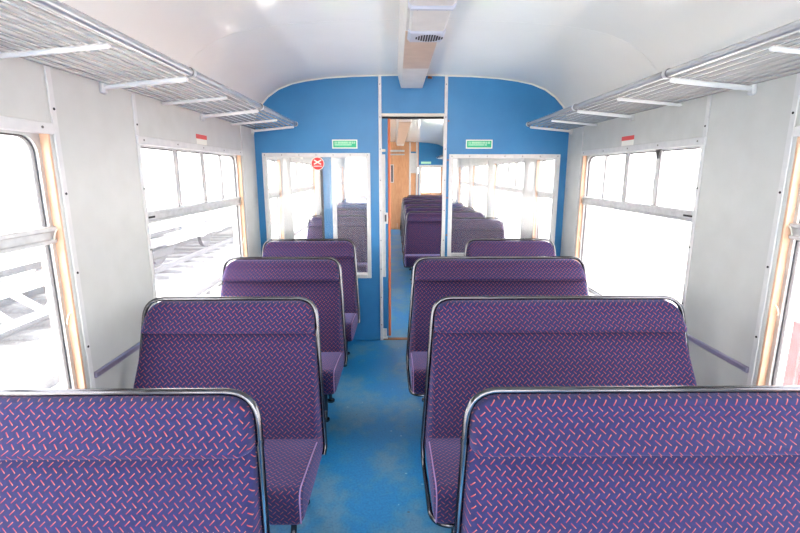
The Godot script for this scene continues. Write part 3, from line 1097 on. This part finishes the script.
	put(st, "seat_rail", M.chrome, o)
	return o

func place_seat(proto: Node3D, x: float, Z: float, label: String, group: String) -> void:
	var s: Node3D = proto.duplicate()
	s.name = numbered("train_seat")
	add_child(s)
	s.position = Vector3(x, 0, -Z)
	tag(s, label, "seat", group)

func seats() -> void:
	var two := make_seat(0.742, 0.15, 0.065, false)     # narrow seat, aisle at its far x end
	var three := make_seat(1.095, 0.08, 0.19, true)     # wide seat, aisle at its near x end
	var pair := make_seat(0.722, 0.08, 0.16, true)      # short seat by the bulkhead
	var g := "purple moquette seats in the near saloon"
	place_seat(two, -1.094, 1.08, "foremost narrow purple seat on the parked-train side, cut off by the picture edge", g)
	place_seat(two, -1.094, 1.957, "narrow purple seat in the second row, against the bare white panel", g)
	place_seat(two, -1.103, 2.931, "narrow purple seat in the third row, below the window with dark undergear outside", g)
	place_seat(two, -1.080, 3.757, "narrow purple seat backing onto the bulkhead under the round red sticker", g)
	place_seat(three, 0.186, 1.08, "foremost wide purple seat, cut off by the picture's bottom corner", g)
	place_seat(three, 0.170, 1.957, "wide purple seat in the second row with its whole back in view", g)
	place_seat(three, 0.128, 2.931, "wide purple seat in the third row, in front of the open doorway", g)
	place_seat(pair, 0.590, 3.757, "short purple seat backing onto the bulkhead under a clear window", g)
	g = "seats in the saloon past the doorway"
	var ord := ["first", "second", "third", "fourth", "fifth", "sixth"]
	place_seat(pair, 0.590, 5.60, "short purple seat just past the bulkhead, seen through its wide clear window", g)
	var zr := [6.50, 7.43, 8.40, 9.40, 10.35, 11.35]
	for i in zr.size():
		place_seat(three, 0.168 if i < 5 else 0.30, zr[i], "wide dark purple seat framed by the doorway, %s of that far row" % ord[i], g)
	var zl := [5.90, 6.85, 7.82, 8.80, 9.80, 10.80]
	for i in zl.size():
		place_seat(two, -1.10, zl[i], "narrow dark purple seat glimpsed through the sliding door's glass, %s of its row" % ord[i], g)
	for p in [two, three, pair]: p.free()

# ------------------------------------------------------------------ signs and labels
func signs() -> void:
	for s in [[-0.532, -0.318, "green notice plate over the bulkhead window with the round red sticker"], [0.602, 0.828, "green notice plate over the clear bulkhead window"]]:
		var o := base("notice_plate", Vector3((s[0] + s[1]) / 2, 1.751, -ZB))
		tag(o, s[2], "sign", "green notice plates on the bulkhead")
		var w: float = s[1] - s[0]
		var st := mb()
		box(st, Vector3(-w / 2, -0.037, 0.0), Vector3(w / 2, 0.037, 0.003), 0.001)
		put(st, "border", M.paper, o)
		st = mb()
		box(st, Vector3(-w / 2 + 0.009, -0.028, 0.002), Vector3(w / 2 - 0.009, 0.028, 0.004), 0.0005)
		put(st, "face", M.green, o)
		# two lines of small print, too fine to read in the photograph
		st = mb()
		var r := RandomNumberGenerator.new()
		r.seed = 5
		for ln in [[0.012, 0.018, w / 2 - 0.02], [-0.006, 0.011, w / 2 - 0.055]]:
			var x := -w / 2 + 0.022
			while x < ln[2]:
				var cw := 0.006 + r.randf() * 0.004
				box(st, Vector3(x, ln[0] - ln[1] / 2, 0.0035), Vector3(x + cw, ln[0] + ln[1] / 2, 0.0044))
				x += cw + (0.002 if r.randf() < 0.8 else 0.006)
		put(st, "small_print", M.print, o)
	# round red no-smoking sticker on the bulkhead glass
	var o := base("no_smoking_sticker", Vector3(-0.662, 1.590, -ZB - 0.0115))
	tag(o, "round red no-smoking sticker on the bulkhead window glass", "sticker")
	var st := mb(true)
	disc(st, Vector3(0, 0, 0), Vector3(0, 0, 1), 0.056, 0.0012, 32)
	put(st, "rim", M.paper, o)
	st = mb(true)
	disc(st, Vector3(0, 0, 0.0006), Vector3(0, 0, 1), 0.051, 0.0012, 32)
	put(st, "face", M.red, o)
	st = mb()
	for a in [[0.50, 0.036], [-0.55, 0.034]]:
		var tf := Transform3D(Basis(Vector3(0, 0, 1), a[0]), Vector3(0, 0.012, 0))
		box(st, Vector3(-a[1], -0.005, 0.0015), Vector3(a[1], 0.005, 0.0026), 0.0, tf)
	for k in 7: box(st, Vector3(-0.034 + 0.010 * k, -0.026, 0.0015), Vector3(-0.027 + 0.010 * k, -0.018, 0.0025))
	put(st, "cigarette_symbol", M.paper, o)
	# small red and white labels over the side windows
	for s in [[-1, 2.925], [1, 2.99], [-1, 6.0]]:
		var wx: float = WL if s[0] < 0 else WR
		var lb := base("warning_label", Vector3(wx, 1.683, -s[1]))
		tag(lb, "small red and white label above the %s" % ("vent window facing the parked train" if s[0] < 0 and s[1] < 4 else ("window on the blank bright side" if s[0] > 0 else "window past the bulkhead")), "sticker", "red and white window labels")
		var d: float = -s[0] * 1.0
		st = mb()
		box(st, Vector3(0, 0.0, -0.076), Vector3(d * 0.0012, 0.058, 0.076))
		put(st, "paper", M.paper, lb)
		st = mb()
		box(st, Vector3(0, 0.032, -0.078), Vector3(d * 0.0022, 0.058, 0.078))
		put(st, "red_band", M.redlabel, lb)
	# peg beside the duct
	st = mb(true)
	tube(st, fillet([Vector3(0.278, 2.282, -ZB), Vector3(0.278, 2.282, -ZB + 0.03), Vector3(0.305, 2.274, -ZB + 0.035)], 0.01, 4), 0.009, 8)
	tag(put(st, "peg", M.rust, self), "little brown peg on the bulkhead beside the ceiling duct", "peg")
	# green plate far away
	st = mb()
	zbox(st, 0.69, 0.955, 1.745, 1.80, ZE - 0.004, ZE, 0.001)
	tag(put(st, "notice_plate", M.print, self), "pale green notice plate on the far blue wall", "sign", "green notice plates on the bulkhead")

# ------------------------------------------------------------------ outdoors
func outside() -> void:
	var G := -1.25
	var st := mb()
	zbox(st, -60, WL - 0.4, G - 0.2, G, -40, 70)
	tag(put(st, "ground", M.ballast, self), "pale stony railway yard outside the windows", "ground", "", "structure")
	st = mb()
	zbox(st, WR + 0.4, 60, G - 0.2, G, -40, 70)
	tag(put(st, "ground", M.concrete, self), "bright bare concrete yard on the blank side", "ground", "", "structure")
	st = mb()
	zbox(st, WL - 0.4, WR + 0.4, G - 0.2, G, -40, Z0 - 0.6)  # unseen strip added behind the coach to bounce light up inside
	tag(put(st, "ground", M.concrete, self), "unseen concrete strip added behind the coach to bounce light upward", "ground", "", "structure")
	# rails and sleepers of two tracks
	for t in [[-3.6, "nearest track"], [-7.2, "track of the parked carriage"]]:
		for s in [-0.75, 0.75]:
			st = mb()
			var x: float = t[0] + s
			zbox(st, x - 0.065, x + 0.065, G + 0.111, G + 0.12, -12, 40, 0.0)
			zbox(st, x - 0.01, x + 0.01, G + 0.115, G + 0.22, -12, 40, 0.0)
			zbox(st, x - 0.034, x + 0.034, G + 0.22, G + 0.26, -12, 40, 0.01)
			tag(put(st, "rail", M.steel, self), "%s steel rail of the %s" % ["outer" if s < 0 else "inner", t[1]], "rail", "rails in the yard")
	var sl := mb()
	box(sl, Vector3(-1.25, 0, -0.12), Vector3(1.25, 0.13, 0.12), 0.02)
	sl.generate_normals()
	var sm := sl.commit()
	for t in [-3.6, -7.2]:
		for k in 26:
			var o := put_mesh(sm, numbered("sleeper"), M.slab, self, Vector3(t, G - 0.02, -(1.5 + 0.75 * k)))
			tag(o, "pale concrete sleeper across the %s outside the window" % ("near track" if t > -5 else "track under the parked carriage"), "sleeper", "sleepers of the near track" if t > -5 else "sleepers of the far track")
	# parked pale carriage with open undergear
	var c := base("parked_carriage", Vector3(-7.3, G + 0.26, -7.0))
	tag(c, "washed-out pale carriage parked on the next track", "carriage")
	st = mb()
	box(st, Vector3(-1.3, 1.02, -6.3), Vector3(1.3, 3.4, 7.5), 0.08)
	put(st, "body", M.pale, c)
	st = mb()
	box(st, Vector3(1.18, 0.66, -6.3), Vector3(1.30, 0.88, 7.5), 0.01)
	put(st, "solebar", M.steel, c)
	st = mb()
	box(st, Vector3(-1.15, 0.90, -6.2), Vector3(1.2, 1.02, 7.4), 0.0)
	put(st, "underframe", M.under, c)
	for z in [[0.55, 2.3], [2.9, 4.4]]:
		st = mb()
		box(st, Vector3(0.45, 0.0, z[0]), Vector3(1.22, 0.66, z[1]), 0.03)
		put(st, "equipment_box", M.pale, c)
	for z in [[-0.05, -0.75], [-1.45, -0.75], [-1.45, -2.2], [-3.0, -2.2], [4.5, 5.2], [0.5, -0.05]]:
		st = mb(true)
		tube(st, [Vector3(1.2, 0.68, z[0]), Vector3(1.2, 0.12, z[1])], 0.06, 6)
		put(st, "truss_bar", M.pale, c)
	st = mb()
	box(st, Vector3(1.14, 0.08, -2.3), Vector3(1.24, 0.18, 0.6), 0.01)
	put(st, "truss_tie", M.pale, c)
	for zz in [-4.7, 6.0]:
		st = mb()
		box(st, Vector3(0.85, 0.25, zz - 1.3), Vector3(1.0, 0.5, zz + 1.3), 0.03)
		box(st, Vector3(-1.0, 0.25, zz - 1.3), Vector3(-0.85, 0.5, zz + 1.3), 0.03)
		box(st, Vector3(-0.9, 0.4, zz - 0.15), Vector3(0.9, 0.9, zz + 0.15), 0.03)
		put(st, "bogie_frame", M.under, c)
		for dz in [-0.9, 0.9]:
			st = mb(true)
			for sx in [-0.72, 0.72]: tube(st, [Vector3(sx - 0.06, 0.46, zz + dz), Vector3(sx + 0.06, 0.46, zz + dz)], 0.46, 20)
			tube(st, [Vector3(-0.8, 0.46, zz + dz), Vector3(0.8, 0.46, zz + dz)], 0.07, 8)
			put(st, "wheelset", M.under, c)
	# open wagon farther along
	var w := base("open_wagon", Vector3(-7.3, G + 0.26, -20.0))
	tag(w, "white open-framed wagon beyond the parked carriage", "wagon")
	for yy in [[0.55, 0.85], [1.05, 1.25], [1.5, 1.75]]:
		st = mb()
		box(st, Vector3(1.0, yy[0], -5.5), Vector3(1.12, yy[1], 5.8), 0.02)
		put(st, "side_rail", M.pale, w)
	for k in 8:
		st = mb()
		box(st, Vector3(1.02, 0.5, -5.4 + 1.5 * k), Vector3(1.14, 1.8, -5.1 + 1.5 * k), 0.02)
		put(st, "stanchion", M.pale, w)
	st = mb()
	box(st, Vector3(-1.2, 0.5, -5.5), Vector3(1.0, 0.8, 5.8), 0.02)
	put(st, "deck", M.pale, w)
	for zz in [-4.0, 4.2]:
		st = mb(true)
		for sx in [-0.72, 0.72]: tube(st, [Vector3(sx - 0.06, 0.46, zz), Vector3(sx + 0.06, 0.46, zz)], 0.46, 18)
		put(st, "wheelset", M.under, w)
	# concrete slabs and rubble beside the near track
	rng.seed = 12
	for k in 9:
		var x := -5.4 + rng.randf() * 0.5
		var z := 4.6 + 0.75 * k + rng.randf() * 0.3
		st = mb()
		box(st, Vector3(-0.35 - rng.randf() * 0.2, 0, -0.18 - rng.randf() * 0.12), Vector3(0.35, 0.10 + rng.randf() * 0.14, 0.2), 0.02)
		var o := put(st, "concrete_slab", M.slab, self)
		o.position = Vector3(x, G - 0.01, -z)
		o.rotation.y = rng.randf_range(-0.7, 0.7)
		tag(o, "broken concrete slab lying between the two tracks outside", "slab", "slabs between the tracks")
	# red wagon close on the blank side
	var r := base("red_wagon", Vector3(5.0, G + 0.26, -0.9))
	tag(r, "low red flat-sided wagon outside the window at the picture's edge", "wagon")
	st = mb()
	box(st, Vector3(-1.3, 0.55, -3.15), Vector3(1.3, 1.16, 5.0), 0.03)
	put(st, "body", M.wagonred, r)
	for k in 6:
		st = mb()
		box(st, Vector3(-1.34, 0.5, -3.1 + 1.5 * k), Vector3(-1.29, 1.18, -2.98 + 1.5 * k), 0.01)
		put(st, "stake", M.wagonred, r)
	st = mb()
	box(st, Vector3(-1.2, 0.38, -3.1), Vector3(1.2, 0.56, 4.9), 0.02)
	put(st, "underframe", M.under, r)
	for zz in [-2.0, 3.8]:
		st = mb(true)
		for sx in [-0.72, 0.72]: tube(st, [Vector3(sx - 0.06, 0.46 - 0.26, zz), Vector3(sx + 0.06, 0.46 - 0.26, zz)], 0.46, 18)
		put(st, "wheelset", M.under, r)

# ------------------------------------------------------------------
func _ready() -> void:
	rng.seed = 7
	# camera
	var cam := Camera3D.new()
	cam.name = "camera"
	add_child(cam)
	cam.position = Vector3(0, 1.514, 0)
	cam.rotation_degrees = Vector3(-11.56, -0.609, 0)
	cam.fov = rad_to_deg(2.0 * atan(266.5 / 458.7))
	cam.near = 0.05
	cam.far = 300.0
	cam.current = true
	# overcast sky
	var env := Environment.new()
	env.background_mode = Environment.BG_SKY
	var sky := Sky.new()
	var sm := ProceduralSkyMaterial.new()
	sm.sky_top_color = Color(0.98, 0.985, 1.0)
	sm.sky_horizon_color = Color(1.0, 0.99, 0.97)
	sm.ground_horizon_color = Color(0.9, 0.9, 0.9)
	sm.ground_bottom_color = Color(0.7, 0.7, 0.7)
	sm.sky_curve = 0.25
	sm.sky_energy_multiplier = 1.0
	sky.sky_material = sm
	env.sky = sky
	env.ambient_light_source = Environment.AMBIENT_SOURCE_SKY
	env.tonemap_mode = Environment.TONE_MAPPER_LINEAR
	env.tonemap_exposure = 14.0
	env.sdfgi_enabled = true
	env.ssao_enabled = true
	env.ssil_enabled = true
	var we := WorldEnvironment.new()
	we.name = "sky"
	we.environment = env
	add_child(we)

	# hazy sun high behind the coach, nearly along the track: it lights the yard, not the saloon
	var sun := DirectionalLight3D.new()
	sun.name = "sun"
	add_child(sun)
	sun.look_at_from_position(Vector3.ZERO, Vector3(0.05, -0.90, -0.45), Vector3.UP)
	sun.light_color = Color(1.0, 0.97, 0.93)
	sun.light_energy = 2.8
	sun.light_angular_distance = 4.0
	sun.shadow_enabled = true
	sun.sky_mode = DirectionalLight3D.SKY_MODE_LIGHT_ONLY

	materials()
	shell()
	side_wall(-1)
	side_wall(1)
	var n := 1
	for s in [-1, 1]:
		for o in openings(s):
			window(n, s, o[0], o[1])
			n += 1
	bulkhead()
	far_end()
	seats()
	rack(-1, -2.2, 3.98, "silver slatted luggage rack on the parked-train side of the near saloon", true)
	rack(1, -2.2, 3.98, "silver slatted luggage rack on the blank bright side of the near saloon", true)
	rack(-1, 4.6, 12.4, "slatted luggage rack past the bulkhead on the parked-train side", false)
	rack(1, 4.6, 12.4, "slatted luggage rack past the bulkhead on the blank bright side", false)
	duct("ceiling_duct", 0.6, ZB, "beige boxed ceiling duct with slotted grille, ending at the blue bulkhead", true)
	duct("ceiling_duct", 5.4, ZE, "brown boxed ceiling duct beyond the doorway in the far saloon", false)
	signs()
	outside()
